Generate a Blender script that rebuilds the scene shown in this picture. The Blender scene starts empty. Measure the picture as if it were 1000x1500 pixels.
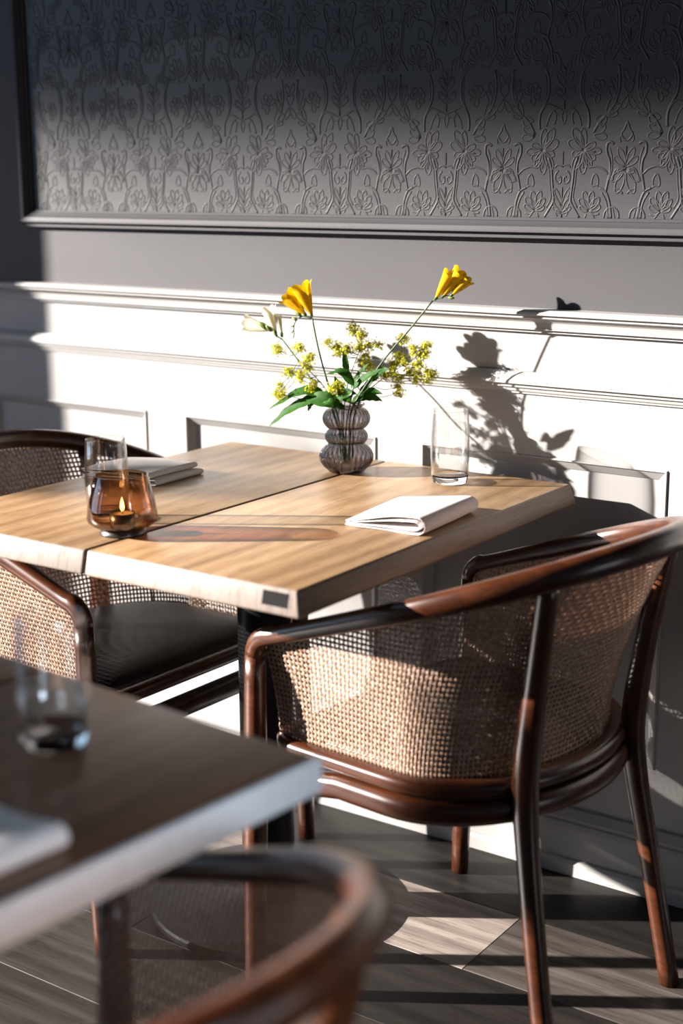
import bpy, bmesh, math, random
from math import sin, cos, pi, radians, sqrt
from mathutils import Vector, Matrix

# ------------------------------------------------------------------ camera, sky, sun, exposure
scene = bpy.context.scene
COL = scene.collection

cam_data = bpy.data.cameras.new('camera')
cam_data.sensor_fit = 'VERTICAL'
cam_data.sensor_height = 36.0
cam_data.lens = 2141.4 / 1500 * 36.0
cam_data.clip_start = 0.05
cam_data.dof.use_dof = True
cam_data.dof.focus_distance = 2.50
cam_data.dof.aperture_fstop = 2.2
cam_data.dof.aperture_blades = 9
cam = bpy.data.objects.new('camera', cam_data)
COL.objects.link(cam)
CR = Vector((0.82149498, 0.57019383, -0.00499889))
CU = Vector((-0.12551594, 0.18937225, 0.97385004))
CF = Vector((-0.55622994, 0.79938548, -0.22713677))
m = Matrix((CR, CU, -CF)).transposed().to_4x4()
m.translation = Vector((0, -2.32863, 1.29095))
cam.matrix_world = m
scene.camera = cam

scene.view_settings.view_transform = 'Standard'
scene.view_settings.look = 'None'
scene.view_settings.gamma = 1.0
scene.view_settings.use_curve_mapping = False
scene.view_settings.exposure = 0.0

world = bpy.data.worlds.new('sky')
scene.world = world
world.use_nodes = True
bgn = world.node_tree.nodes['Background']
bgn.inputs['Color'].default_value = (0.50, 0.73, 1.0, 1)
bgn.inputs['Strength'].default_value = 2.1

SUN_AZ, SUN_EL = radians(32.0), radians(17.5)
SUN_DIR = Vector((cos(SUN_AZ) * cos(SUN_EL), sin(SUN_AZ) * cos(SUN_EL), -sin(SUN_EL)))
sun = bpy.data.lights.new('sun', 'SUN')
sun.energy = 23.0
sun.color = (1.0, 0.93, 0.86)
sun.angle = radians(0.7)
sun_ob = bpy.data.objects.new('sun', sun)
COL.objects.link(sun_ob)
sun_ob.rotation_euler = SUN_DIR.to_track_quat('-Z', 'Y').to_euler()
sun_ob.location = (-4, -4, 4)

edge_fill = bpy.data.lights.new('edge_fill_light', 'AREA')  # narrow cool beam added to brighten the second table's edge; no window built here
edge_fill.shape = 'RECTANGLE'; edge_fill.size = 0.6; edge_fill.size_y = 0.9
edge_fill.energy = 1.6
edge_fill.spread = radians(28)
edge_fill.color = (0.70, 0.84, 1.0)
edge_fill_ob = bpy.data.objects.new('edge_fill_light', edge_fill)
COL.objects.link(edge_fill_ob)
edge_fill_ob.location = (1.5, -1.95, 1.20)
edge_fill_ob.rotation_euler = Vector((-2.28, .36, -.48)).to_track_quat('-Z', 'Y').to_euler()

# ------------------------------------------------------------------ helpers
def link(ob, parent=None):
    COL.objects.link(ob)
    if parent is not None:
        ob.parent = parent
    return ob

def mesh_obj(name, verts, faces, mat, parent=None, smooth=False):
    me = bpy.data.meshes.new(name)
    me.from_pydata([tuple(v) for v in verts], [], faces)
    me.validate()
    if mat: me.materials.append(mat)
    if smooth:
        me.polygons.foreach_set('use_smooth', [True] * len(me.polygons))
    return link(bpy.data.objects.new(name, me), parent)

def thing(name, label, cat, loc=(0, 0, 0), rz=0.0, group=None):
    o = bpy.data.objects.new(name, None)
    o.empty_display_size = 0.05
    COL.objects.link(o)
    o.location = loc
    o.rotation_euler = (0, 0, rz)
    tag(o, label, cat, group)
    return o

def tag(o, label=None, cat=None, group=None, kind=None):
    if label: o['label'] = label
    if cat: o['category'] = cat
    if group: o['group'] = group
    if kind: o['kind'] = kind
    return o

class MB:
    """collects vertices and faces for one mesh"""
    def __init__(self): self.v = []; self.f = []
    def add(self, vs, fs):
        n = len(self.v); self.v += [Vector(q) for q in vs]
        self.f += [tuple(i + n for i in q) for q in fs]
    def box(self, a, b):
        (x0, y0, z0), (x1, y1, z1) = a, b
        self.add([(x0,y0,z0),(x1,y0,z0),(x1,y1,z0),(x0,y1,z0),(x0,y0,z1),(x1,y0,z1),(x1,y1,z1),(x0,y1,z1)],
                 [(0,3,2,1),(4,5,6,7),(0,1,5,4),(1,2,6,5),(2,3,7,6),(3,0,4,7)])
    def tube(self, pts, rad, n=8, up=None, closed=False, cap=True, power=2.0):
        """sweep; rad = list of r or (r_side, r_up)"""
        P = [Vector(q) for q in pts]; N = len(P)
        rings = []
        prev = None
        for i in range(N):
            if closed: t = P[(i + 1) % N] - P[i - 1]
            else: t = P[min(i + 1, N - 1)] - P[max(i - 1, 0)]
            t.normalize()
            if up is not None:
                u = Vector(up)
                if abs(u.dot(t)) > 0.98: u = Vector((1, 0, 0.01))
                if prev is not None and abs(Vector(up).dot(t)) > 0.6: u = prev
            else:
                u = prev if prev is not None else (Vector((0, 0, 1)) if abs(t.z) < 0.9 else Vector((1, 0, 0)))
            side = t.cross(u); side.normalize()
            u = side.cross(t); u.normalize(); prev = u
            r = rad[i] if isinstance(rad, (list, tuple)) else rad
            ra, rb = r if isinstance(r, (tuple, list)) else (r, r)
            ring = []
            for k in range(n):
                a = 2 * pi * (k + .5) / n
                c, s = cos(a), sin(a)
                if power != 2.0:
                    c = math.copysign(abs(c) ** (2 / power), c); s = math.copysign(abs(s) ** (2 / power), s)
                ring.append(P[i] + side * (ra * c) + u * (rb * s))
            rings.append(ring)
        vs = [q for r_ in rings for q in r_]; fs = []
        M = N if closed else N - 1
        for i in range(M):
            j = (i + 1) % N
            for k in range(n):
                l = (k + 1) % n
                fs.append((i*n+k, i*n+l, j*n+l, j*n+k))
        if cap and not closed:
            fs.append(tuple(range(n - 1, -1, -1))); fs.append(tuple((N-1)*n + k for k in range(n)))
        self.add(vs, fs)
    def lathe(self, prof, n=48, center=(0, 0, 0), flute=None):
        """prof = [(r,z)...]; flute(k, a, r, z)->r"""
        cx, cy, cz = center; vs = []; fs = []
        for (r, z) in prof:
            for k in range(n):
                a = 2 * pi * k / n
                rr = flute(a, r, z) if flute else r
                vs.append((cx + rr * cos(a), cy + rr * sin(a), cz + z))
        for i in range(len(prof) - 1):
            for k in range(n):
                l = (k + 1) % n
                fs.append((i*n+k, i*n+l, (i+1)*n+l, (i+1)*n+k))
        if prof[0][0] > 1e-5: fs.append(tuple(range(n - 1, -1, -1)))
        if prof[-1][0] > 1e-5: fs.append(tuple((len(prof)-1)*n + k for k in range(n)))
        self.add(vs, fs)
    def extrude_x(self, prof, x0, x1):
        """closed profile [(y,z)] swept along x"""
        n = len(prof)
        self.add([(x0, y, z) for y, z in prof] + [(x1, y, z) for y, z in prof],
                 [(k, (k+1) % n, n + (k+1) % n, n + k) for k in range(n)] + [tuple(range(n-1, -1, -1)), tuple(range(n, 2*n))])
    def build(self, name, mat, parent=None, smooth=False, angle=None):
        o = mesh_obj(name, self.v, self.f, mat, parent, smooth)
        bm = bmesh.new(); bm.from_mesh(o.data)
        bmesh.ops.recalc_face_normals(bm, faces=bm.faces)
        if angle is not None:
            for f in bm.faces: f.smooth = True
            for e in bm.edges:
                if len(e.link_faces) == 2 and e.calc_face_angle(0) > radians(angle): e.smooth = False
        bm.to_mesh(o.data); bm.free()
        return o

def bez(pts, n=16):
    """Catmull-Rom through pts"""
    P = [Vector(q) for q in pts]
    if len(P) == 2: P = [P[0], (P[0] + P[1]) / 2, P[1]]
    P = [2*P[0]-P[1]] + P + [2*P[-1]-P[-2]]
    out = []; segs = len(P) - 3
    for i in range(n + 1):
        t = i / n * segs; k = min(int(t), segs - 1); t -= k
        a, b, c, d = P[k:k+4]
        out.append(0.5*((2*b)+(-a+c)*t+(2*a-5*b+4*c-d)*t*t+(-a+3*b-3*c+d)*t**3))
    return out

def bevel(o, w, seg=2, ang=40):
    md = o.modifiers.new('bevel', 'BEVEL'); md.width = w; md.segments = seg
    md.limit_method = 'ANGLE'; md.angle_limit = radians(ang)
    o.data.polygons.foreach_set('use_smooth', [True] * len(o.data.polygons))
    md.harden_normals = False
    return o

def copy_tree(o, parent=None):
    c = o.copy(); COL.objects.link(c); c.parent = parent
    for ch in [q for q in bpy.data.objects if q.parent == o]:
        copy_tree(ch, c)
    return c

# ------------------------------------------------------------------ materials
def new_mat(name):
    mt = bpy.data.materials.new(name); mt.use_nodes = True
    nt = mt.node_tree; nt.nodes.clear()
    out = nt.nodes.new('ShaderNodeOutputMaterial')
    return mt, nt, out

def principled(nt, out, **kw):
    b = nt.nodes.new('ShaderNodeBsdfPrincipled')
    for k, v in kw.items(): b.inputs[k].default_value = v
    nt.links.new(b.outputs[0], out.inputs['Surface'])
    return b

def rgba(c): return (c[0], c[1], c[2], 1)

def ramp(nt, stops):
    r = nt.nodes.new('ShaderNodeValToRGB')
    el = r.color_ramp.elements
    while len(el) < len(stops): el.new(0.5)
    for e, (p_, c) in zip(el, stops): e.position = p_; e.color = rgba(c)
    return r

def coords(nt, scale=(1, 1, 1), kind='Object', rot=(0, 0, 0)):
    tc = nt.nodes.new('ShaderNodeTexCoord'); mp = nt.nodes.new('ShaderNodeMapping')
    mp.inputs['Scale'].default_value = scale; mp.inputs['Rotation'].default_value = rot
    nt.links.new(tc.outputs[kind], mp.inputs['Vector'])
    return mp

def noise(nt, vec, scale, detail=4, rough=.55, dist=0):
    n = nt.nodes.new('ShaderNodeTexNoise')
    n.inputs['Scale'].default_value = scale; n.inputs['Detail'].default_value = detail
    n.inputs['Roughness'].default_value = rough; n.inputs['Distortion'].default_value = dist
    nt.links.new(vec.outputs[0], n.inputs['Vector'])
    return n

def bump(nt, b, height, strength, dist=.001):
    bp = nt.nodes.new('ShaderNodeBump'); bp.inputs['Strength'].default_value = strength
    bp.inputs['Distance'].default_value = dist
    nt.links.new(height, bp.inputs['Height']); nt.links.new(bp.outputs[0], b.inputs['Normal'])
    return bp

def mixc(nt, fac, a, b, mode='MIX'):
    mx = nt.nodes.new('ShaderNodeMix'); mx.data_type = 'RGBA'; mx.blend_type = mode
    for s, v in (('Factor', fac), ('A', a), ('B', b)):
        sock = [q for q in mx.inputs if q.name == s and (q.type == 'RGBA' or s == 'Factor')]
        sock = sock[0]
        if hasattr(v, 'is_output'): nt.links.new(v, sock)
        else: sock.default_value = v if s == 'Factor' else rgba(v)
    return [q for q in mx.outputs if q.type == 'RGBA'][0]

def simple(name, c, rough=.5, spec=.5, var=.12, scale=40, bmp=0.0, coat=0.0, **kw):
    mt, nt, out = new_mat(name)
    b = principled(nt, out, Roughness=rough, **kw)
    b.inputs['Specular IOR Level'].default_value = spec
    if coat: b.inputs['Coat Weight'].default_value = coat; b.inputs['Coat Roughness'].default_value = .15
    n = noise(nt, coords(nt), scale)
    r = ramp(nt, [(.3, [q*(1-var) for q in c]), (.7, [min(1, q*(1+var)) for q in c])])
    nt.links.new(n.outputs['Fac'], r.inputs[0]); nt.links.new(r.outputs[0], b.inputs['Base Color'])
    if bmp: bump(nt, b, n.outputs['Fac'], bmp)
    return mt

def wood(name, dark, mid, light, axis='y', rough=.4, coat=.2, fine=260, bmp=.15, rand=False, spec=.5, bands=.14):
    """streaky grain running along the given axis"""
    mt, nt, out = new_mat(name)
    b = principled(nt, out, Roughness=rough)
    b.inputs['Specular IOR Level'].default_value = spec
    b.inputs['Coat Weight'].default_value = coat; b.inputs['Coat Roughness'].default_value = .22
    sc = {'x': (.06, 1, 1), 'y': (1, .06, 1), 'z': (1, 1, .06)}[axis]
    mp = coords(nt, sc)
    src = mp
    if rand:
        oi = nt.nodes.new('ShaderNodeObjectInfo')
        va = nt.nodes.new('ShaderNodeVectorMath'); va.operation = 'MULTIPLY_ADD'
        cx = nt.nodes.new('ShaderNodeCombineXYZ')
        ml = nt.nodes.new('ShaderNodeMath'); ml.operation = 'MULTIPLY'; ml.inputs[1].default_value = 37
        nt.links.new(oi.outputs['Random'], ml.inputs[0])
        for k in range(3): nt.links.new(ml.outputs[0], cx.inputs[k])
        va.inputs[1].default_value = (1, 1, 1)
        nt.links.new(mp.outputs[0], va.inputs[0]); nt.links.new(cx.outputs[0], va.inputs[2])
        src = va
    n1 = noise(nt, src, 11, 6, .62, 1.8)
    wv = nt.nodes.new('ShaderNodeTexWave'); wv.inputs['Scale'].default_value = 7
    wv.bands_direction = 'X' if axis != 'x' else 'Y'
    wv.inputs['Distortion'].default_value = 4; wv.inputs['Detail'].default_value = 3; wv.inputs['Detail Scale'].default_value = 1.4
    nt.links.new(src.outputs[0], wv.inputs['Vector'])
    n2 = noise(nt, src, fine, 3, .6)
    r1 = ramp(nt, [(.28, dark), (.48, mid), (.70, light)])
    ad = nt.nodes.new('ShaderNodeMath'); ad.operation = 'MULTIPLY_ADD'; ad.inputs[1].default_value = bands
    s2 = nt.nodes.new('ShaderNodeMath'); s2.operation = 'MULTIPLY'; s2.inputs[1].default_value = 1 - bands
    nt.links.new(n1.outputs['Fac'], s2.inputs[0])
    nt.links.new(wv.outputs['Fac'], ad.inputs[0]); nt.links.new(s2.outputs[0], ad.inputs[2])
    nt.links.new(ad.outputs[0], r1.inputs[0])
    r2 = ramp(nt, [(.36, (.55, .5, .48)), (.5, (1, 1, 1))])
    nt.links.new(n2.outputs['Fac'], r2.inputs[0])
    colr = mixc(nt, .7, r1.outputs[0], r2.outputs[0], 'MULTIPLY')
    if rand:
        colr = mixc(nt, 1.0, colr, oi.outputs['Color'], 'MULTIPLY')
    nt.links.new(colr, b.inputs['Base Color'])
    bump(nt, b, n2.outputs['Fac'], bmp, .0006)
    return mt

M = {}
M['white'] = simple('white_paint', (0.335, 0.325, 0.318), .42, .4, .02, 8)
M['grey'] = simple('charcoal_paint', (0.050, 0.0478, 0.0525), .6, .3, .06, 900, .25)
M['paper'] = simple('charcoal_wallpaper', (0.050, 0.0478, 0.0525), .5, .35, .05, 600, .2)
M['ceil'] = simple('ceiling_paint', (.10, .10, .11), .8)
M['farwall'] = simple('blue_grey_wall_paint', (.30, .34, .40), .8)
M['leftwall'] = simple('side_wall_paint', (.12, .10, .095), .8)
M['table'] = wood('oak_table', (0.215, 0.118, 0.055), (0.355, 0.215, 0.108), (0.445, 0.295, 0.162), 'y', .40, .12, 300, .2)
M['table_edge'] = wood('oak_end_grain', (0.2016, 0.1568, 0.1316), (0.2184, 0.1736, 0.1456), (0.2352, 0.1876, 0.1596), 'z', .5, .05, 120, .05)
M['table_shade_side'] = wood('oak_shaded_side', (.085, .050, .028), (.15, .092, .052), (.21, .135, .08), 'y', .45, .1, 300, .3)  # shade on the board sides put into a darker oak colour
M['lit_edge'] = simple('lit_edge_colour', (.88, .88, .88), .45, .5, .04, 60)  # cool light on the second table's edge put into a paler colour
M['table2'] = wood('oak_table_dark', (.14, .062, .032), (.21, .098, .050), (.27, .135, .070), 'y', .36, .2, 300, .2)
M['floor'] = wood('floor_oak', (0.075, 0.06, 0.052), (0.135, 0.112, 0.10), (0.22, 0.188, 0.17), 'x', .5, .0, 220, .35, rand=True, spec=.25)
M['chair'] = wood('stained_bentwood', (0.030, 0.0075, 0.0026), (0.055, 0.0145, 0.0045), (0.085, 0.025, 0.008), 'x', .30, .45, 200, .1)
M['seat'] = simple('black_leather', (.007, .007, .008), .42, .5, .2, 120, .1)
M['metal'] = simple('black_powder_metal', (.007, .008, .010), .42, .2, .1, 300, .05)
M['plate'] = simple('black_plate', (.004, .0035, .0035), .7, .1)
M['linen'] = simple('white_linen', (0.76, 0.72, 0.705), .9, .1, .03, 1500, .4)
M['wax'] = simple('pale_wax', (0.425, 0.31, 0.17), .5, .4, .03, 40)
M['tin'] = simple('tealight_tin', (.10, .09, .09), .3, .5, .1, 60, Metallic=.8)
M['stem'] = simple('green_stem', (0.0336, 0.0728, 0.0168), .5, .4, .25, 60)
M['bud'] = simple('green_bud', (0.1232, 0.1792, 0.028), .5, .4, .25, 90)
M['joint'] = simple('dark_joint', (.015, .012, .010), .9)
M['wick'] = simple('wick', (.02, .02, .02), .9)

def petal_mat(name, a, bcol, trans):
    mt, nt, out = new_mat(name)
    b = principled(nt, out, Roughness=.6)
    b.inputs['Specular IOR Level'].default_value = .2
    n = noise(nt, coords(nt, (1, 1, 1)), 90)
    r = ramp(nt, [(.3, a), (.7, bcol)])
    nt.links.new(n.outputs['Fac'], r.inputs[0]); nt.links.new(r.outputs[0], b.inputs['Base Color'])
    tr = nt.nodes.new('ShaderNodeBsdfTranslucent'); nt.links.new(r.outputs[0], tr.inputs['Color'])
    mx = nt.nodes.new('ShaderNodeMixShader'); mx.inputs[0].default_value = trans
    nt.links.new(b.outputs[0], mx.inputs[1]); nt.links.new(tr.outputs[0], mx.inputs[2])
    nt.links.new(mx.outputs[0], out.inputs['Surface'])
    return mt
M['yellow'] = petal_mat('yellow_petal', (0.66, 0.40, 0.002), (0.74, 0.53, 0.006), .4)
M['cream'] = petal_mat('cream_petal', (0.78, 0.74, 0.58), (0.82, 0.80, 0.70), .5)
M['leaf'] = petal_mat('green_leaf', (0.014, 0.062, 0.006), (0.035, 0.125, 0.012), .35)

M['florets'] = petal_mat('lime_florets', (0.47, 0.47, 0.02), (0.60, 0.56, 0.06), .45)
def cane_mat():
    mt, nt, out = new_mat('woven_cane')
    b = principled(nt, out, Roughness=.48)
    n = noise(nt, coords(nt), 130, 2)
    r = ramp(nt, [(.3, (.26, .15, .10)), (.55, (.42, .27, .19)), (.75, (.54, .38, .29))])
    nt.links.new(n.outputs['Fac'], r.inputs[0]); nt.links.new(r.outputs[0], b.inputs['Base Color'])
    return mt
M['cane'] = cane_mat()

def thin_glass(name, centre, edge, refl=.9, power=2.2, rough=0.0):
    """thin-walled glass: clear where seen square on, denser and more reflective towards its edges"""
    mt, nt, out = new_mat(name)
    lw_ = nt.nodes.new('ShaderNodeLayerWeight'); lw_.inputs['Blend'].default_value = .5
    pw = nt.nodes.new('ShaderNodeMath'); pw.operation = 'POWER'; pw.inputs[1].default_value = power
    nt.links.new(lw_.outputs['Facing'], pw.inputs[0])
    colr = mixc(nt, pw.outputs[0], centre, edge)
    t = nt.nodes.new('ShaderNodeBsdfTransparent'); nt.links.new(colr, t.inputs[0])
    g = nt.nodes.new('ShaderNodeBsdfGlossy'); g.inputs['Roughness'].default_value = rough
    g.inputs['Color'].default_value = (1, 1, 1, 1)
    fr = nt.nodes.new('ShaderNodeMath'); fr.operation = 'MULTIPLY_ADD'
    p5 = nt.nodes.new('ShaderNodeMath'); p5.operation = 'POWER'; p5.inputs[1].default_value = 2.6
    nt.links.new(lw_.outputs['Facing'], p5.inputs[0]); nt.links.new(p5.outputs[0], fr.inputs[0])
    fr.inputs[1].default_value = refl; fr.inputs[2].default_value = .06
    mx = nt.nodes.new('ShaderNodeMixShader')
    nt.links.new(fr.outputs[0], mx.inputs[0]); nt.links.new(t.outputs[0], mx.inputs[1]); nt.links.new(g.outputs[0], mx.inputs[2])
    nt.links.new(mx.outputs[0], out.inputs['Surface'])
    return mt
M['glass'] = thin_glass('clear_glass', (.985, .985, .985), (.55, .55, .56), 1.0, 3.4)
M['smoke'] = thin_glass('smoky_glass', (.86, .835, .85), (.05, .04, .045), .5, .72)
M['amber'] = thin_glass('amber_glass', (.88, .72, .56), (.30, .12, .04), .6, 1.5)
def solid_glass():
    mt, nt, out = new_mat('solid_glass')
    g = nt.nodes.new('ShaderNodeBsdfGlass'); g.inputs['IOR'].default_value = 1.47; g.inputs['Roughness'].default_value = .0
    nt.links.new(g.outputs[0], out.inputs['Surface'])
    return mt
M['solid_glass'] = solid_glass()
def emit(name, c, s):
    mt, nt, out = new_mat(name)
    e = nt.nodes.new('ShaderNodeEmission'); e.inputs[0].default_value = rgba(c); e.inputs[1].default_value = s
    nt.links.new(e.outputs[0], out.inputs['Surface']); return mt
M['flame'] = emit('flame', (1, .62, .2), 14)
M['fill_lamp_bulb'] = emit('fill_bulb', (1, .75, .5), 6)  # glow of the added fill lamp

# ------------------------------------------------------------------ setting
WY = 0.02                      # face of the back wall
XL, XR = -4.2, 1.6             # room extent along the back wall
XW = -.28                      # the white wainscot ends here; plain dark wall beyond
YF = -5.0

# floor: sub-floor slab with separate planks on it
flo = MB(); flo.box((XL, YF - .15, -.06), (XR, WY + .1, -.008))
floor = flo.build('floor', M['joint']); tag(floor, kind='structure')
random.seed(3)
PW = 0.209
def plank_mesh(L, name):
    b = MB(); e = .0007; g = .0005
    x0, x1, y0, y1 = g, L - g, g, PW - g
    b.add([(x0,y0,-.008),(x1,y0,-.008),(x1,y1,-.008),(x0,y1,-.008),(x0,y0,-e),(x1,y0,-e),(x1,y1,-e),(x0,y1,-e),
           (x0+e,y0+e,0),(x1-e,y0+e,0),(x1-e,y1-e,0),(x0+e,y1-e,0)],
          [(0,1,5,4),(1,2,6,5),(2,3,7,6),(3,0,4,7),(4,5,9,8),(5,6,10,9),(6,7,11,10),(7,4,8,11),(8,9,10,11)])
    return b
row_off = {0: -1.09}
plank_cache = {}
def add_plank(x, y, L, tone):
    key = round(L, 3)
    if key not in plank_cache:
        plank_cache[key] = plank_mesh(L, 'plank').build('plank', M['floor'], floor)
        o = plank_cache[key]
    else:
        o = plank_cache[key].copy(); COL.objects.link(o)
    o.location = (x, y, 0)
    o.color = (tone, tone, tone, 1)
    return o
y = -.418
rows = [(-.418 + PW * k) for k in range(-15, 2)]
for ri, yy in enumerate(rows):
    k = ri - 15
    if k in (0, -1): off = -1.09
    else: off = -1.09 + [.62, .31, 0.93, .15, .78][ri % 5]
    if k == 0: off = -1.09
    if k == -1: off = -1.09 - .55
    L = 1.22
    x = off
    while x > XL: x -= L
    while x < XR:
        a, b_ = max(x, XL), min(x + L, XR)
        if b_ - a > .03: 
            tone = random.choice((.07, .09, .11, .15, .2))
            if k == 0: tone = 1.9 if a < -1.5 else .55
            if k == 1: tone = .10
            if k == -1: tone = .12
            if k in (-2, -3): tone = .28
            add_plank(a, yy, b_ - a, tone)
        x += L

# back wall: masonry core, painted upper wall, wainscot with recessed panels
core = MB(); core.box((XL - .1, WY + .03, 0), (XR, WY + .18, 3.0))
wall_back = core.build('wall_back', M['grey']); tag(wall_back, kind='structure')
up_ = MB(); up_.box((XL, WY, 1.045), (XW, WY + .035, 3.0)); up_.box((XW, WY - .03, 0), (XR, WY + .035, 3.0))
up_.build('upper_wall', M['grey'], wall_back)

PANX = [(-2.04 - .605 * 3 , -1.55 - .605 * 3), (-2.04 - .605*2, -1.55 - .605*2), (-2.645, -2.15), (-2.04, -1.55), (-1.447, -.948), (-.845, -.35)]
PZ0, PZ1 = .232, .785
wain = MB()
wain.box((XL, WY, 0), (XW, WY + .03, PZ0))
wain.box((XL, WY, PZ1), (XW, WY + .03, 1.048))
xs = [XL] + [q for pr in PANX for q in pr] + [XW]
for i in range(0, len(xs), 2):
    wain.box((xs[i], WY, PZ0), (xs[i+1], WY + .03, PZ1))
wain.build('wainscot', M['white'], wall_back)
for (a, b_) in PANX:
    pm = MB(); d = .014; w_ = .02; e = .004
    # raised quirk, sloping bevel, flat field
    ring = [(0, 0.0), (.0015, -.003), (e, -.003), (e + .002, 0.001), (w_, d - .002), (w_ + .001, d)]
    vs = []; fs = []
    for (ins, dy) in ring:
        vs += [(a+ins, WY+dy, PZ0+ins), (b_-ins, WY+dy, PZ0+ins), (b_-ins, WY+dy, PZ1-ins), (a+ins, WY+dy, PZ1-ins)]
    for i in range(len(ring) - 1):
        for k in range(4):
            l = (k + 1) % 4
            fs.append((i*4+k, i*4+l, (i+1)*4+l, (i+1)*4+k))
    n = (len(ring) - 1) * 4
    fs.append((n, n+1, n+2, n+3))
    pm.add(vs, fs)
    pm.build('panel', M['white'], wall_back)

def rail_trim(name, prof, mat, x0=XL, x1=XW):
    b = MB(); b.extrude_x(prof, x0, x1)
    o = b.build(name, mat, angle=25); tag(o, kind='structure'); return o
rail_trim('trim_1', [(WY+.01,1.052),(-.010,1.051),(-.0150,1.047),(-.0150,1.0425),(-.0085,1.0405),(-.0085,1.036),(-.003,1.034),(.003,1.028),(.0055,1.020),(.0055,1.0145),(.012,1.013),(.012,1.009),(WY+.01,1.009)], M['white'])
rail_trim('trim_2', [(WY+.01,.938),(.010,.937),(.004,.930),(.0005,.921),(.0005,.916),(.007,.9145),(.007,.909),(.011,.9085),(.0125,.902),(.0155,.8995),(.0155,.897),(WY+.01,.897)], M['white'])
rail_trim('baseboard_back', [(WY+.01,.122),(.012,.120),(.006,.112),(.000,.106),(.000,.100),(-.006,.098),(-.010,.09),(-.010,.032),(-.016,.030),(-.020,.024),(-.020,0),(WY+.01,0)], M['white'])
pmz = [(WY+.01,1.211),(.0125,1.2095),(.0125,1.205),(.008,1.2035),(.004,1.198),(-.001,1.1945),(-.003,1.189),(-.003,1.1845),(.0065,1.1835),(.0065,1.180),(.004,1.179),(.004,1.1745),(.010,1.173),(WY+.01,1.173)]
rail_trim('trim_3', pmz, M['grey'], -2.497, XW)
# upright of the picture moulding on the left, mitred shape simplified to the same section
vt = MB()
prof = [(-2.497 + (1.211 - z), yv) for yv, z in pmz]
prof = [(-2.461 - (q[0] + 2.497), q[1]) for q in prof]
n = len(prof)
vt.add([(x_, y_, 1.19) for x_, y_ in prof] + [(x_, y_, 2.9) for x_, y_ in prof],
       [(k, (k+1) % n, n + (k+1) % n, n + k) for k in range(n)] + [tuple(range(n)), tuple(range(2*n-1, n-1, -1))])
tag(vt.build('trim_4', M['grey'], angle=25), kind='structure')

# embossed wallpaper field inside the moulding
wp = MB(); wp.box((-2.47, WY - .0025, 1.205), (XW, WY + .01, 2.9))
wallpaper = wp.build('wallpaper', M['paper'], wall_back)
U = .000339
TW, TH = 690 * U, 756 * U
AX = -1.515                       # symmetry axis of one motif
def S(pts): return [Vector((x_ * U, 0, z_ * U)) for x_, z_ in pts]
strokes = []
def st(pts, w=1.0, n=None): strokes.append((S(pts), w, n or max(8, 4 * len(pts))))
def loop(cx, cz, ang, L, W, w=.8):
    """a leaf or petal outline leaving (cx,cz) in direction ang"""
    a = radians(ang); dx, dz = sin(a), cos(a); pts = []
    for i in range(13):
        t = i / 12; u = abs(2 * t - 1); l = L * (1 - u ** 1.6)
        s = W * sin(pi * (1 - u)) ** .8 * (0.55 + .45 * u) * (1 if t > .5 else -1)
        pts.append((cx + dx * l + dz * s, cz + dz * l - dx * s))
    st(pts, w, 18)
# stems, hooks and scrolls (right half, mirrored below)
st([(70,0),(76,45),(84,85),(104,130),(140,150)], 1.3); st([(88,0),(92,50),(104,90),(128,128)], 1.0)
st([(28,0),(34,32),(56,52),(86,50),(106,26),(110,0)], 1.0); st([(50,0),(56,26),(62,46)], .7); st([(80,0),(82,24),(78,46)], .7)
st([(104,130),(94,180),(84,230),(88,280),(104,320),(104,360),(86,372),(66,362)], 1.5); st([(90,180),(74,240),(76,300),(90,345)], .8)
st([(140,150),(160,160),(178,158),(182,180),(168,216),(150,200),(146,172),(150,160)], .9)
st([(92,215),(120,240),(160,254),(186,252),(206,274)], 1.1)
for a, L, W in ((-128,78,24),(-96,96,22),(-64,70,20),(150,112,30),(178,120,26),(204,96,24),(112,70,22),(64,96,30),(30,122,28),(4,104,22)):
    loop(230, 336, a, L, W, .9)
for a, L in ((160,84),(180,92),(198,74),(38,84),(16,74),(-100,66)):
    aa = radians(a); st([(230,336),(230+sin(aa)*L*.5+3,336+cos(aa)*L*.5),(230+sin(aa)*L,336+cos(aa)*L)], .7, 8)
st([(262,300),(280,250),(286,190),(294,120),(296,80),(270,36),(246,0)], 1.4); st([(252,280),(268,240),(274,170),(282,100),(258,50)], .8)
st([(300,250),(318,262),(345,258)], .9)
st([(322,234),(306,214),(306,186),(324,170),(338,182),(334,202),(322,202)], 1.0)
st([(345,0),(345,80),(345,150)], 1.0); loop(345,24,-32,90,14); loop(345,60,-26,96,13); loop(345,20,-58,60,13); st([(345,330),(345,250)], .9)
st([(336,30),(318,40),(312,20),(322,6)], .8)
for a, L, W in ((-70,66,20),(-40,84,22),(-10,96,20),(18,100,20),(44,80,20),(72,56,18)):
    loop(192, 36, a, L, W, .9)
st([(135,20),(165,16),(192,36)], 1.0); st([(160,0),(178,20)], .8); st([(214,0),(206,20)], .8)
# centre flower
for a, L, W in ((128,88,22),(160,120,26),(100,40,14)):
    loop(6, 236, a, L, W, .9)
st([(0,236),(0,290),(0,350)], .9); loop(2,262,26,90,18); loop(4,252,52,76,18); st([(12,236),(40,246),(62,222),(70,180)], 1.0)
st([(0,376),(16,386),(30,410),(16,430),(8,450),(0,470)], 1.0); st([(30,370),(38,392),(26,410)], .8); st([(12,120),(30,140),(52,146),(56,172)], .9)
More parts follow.
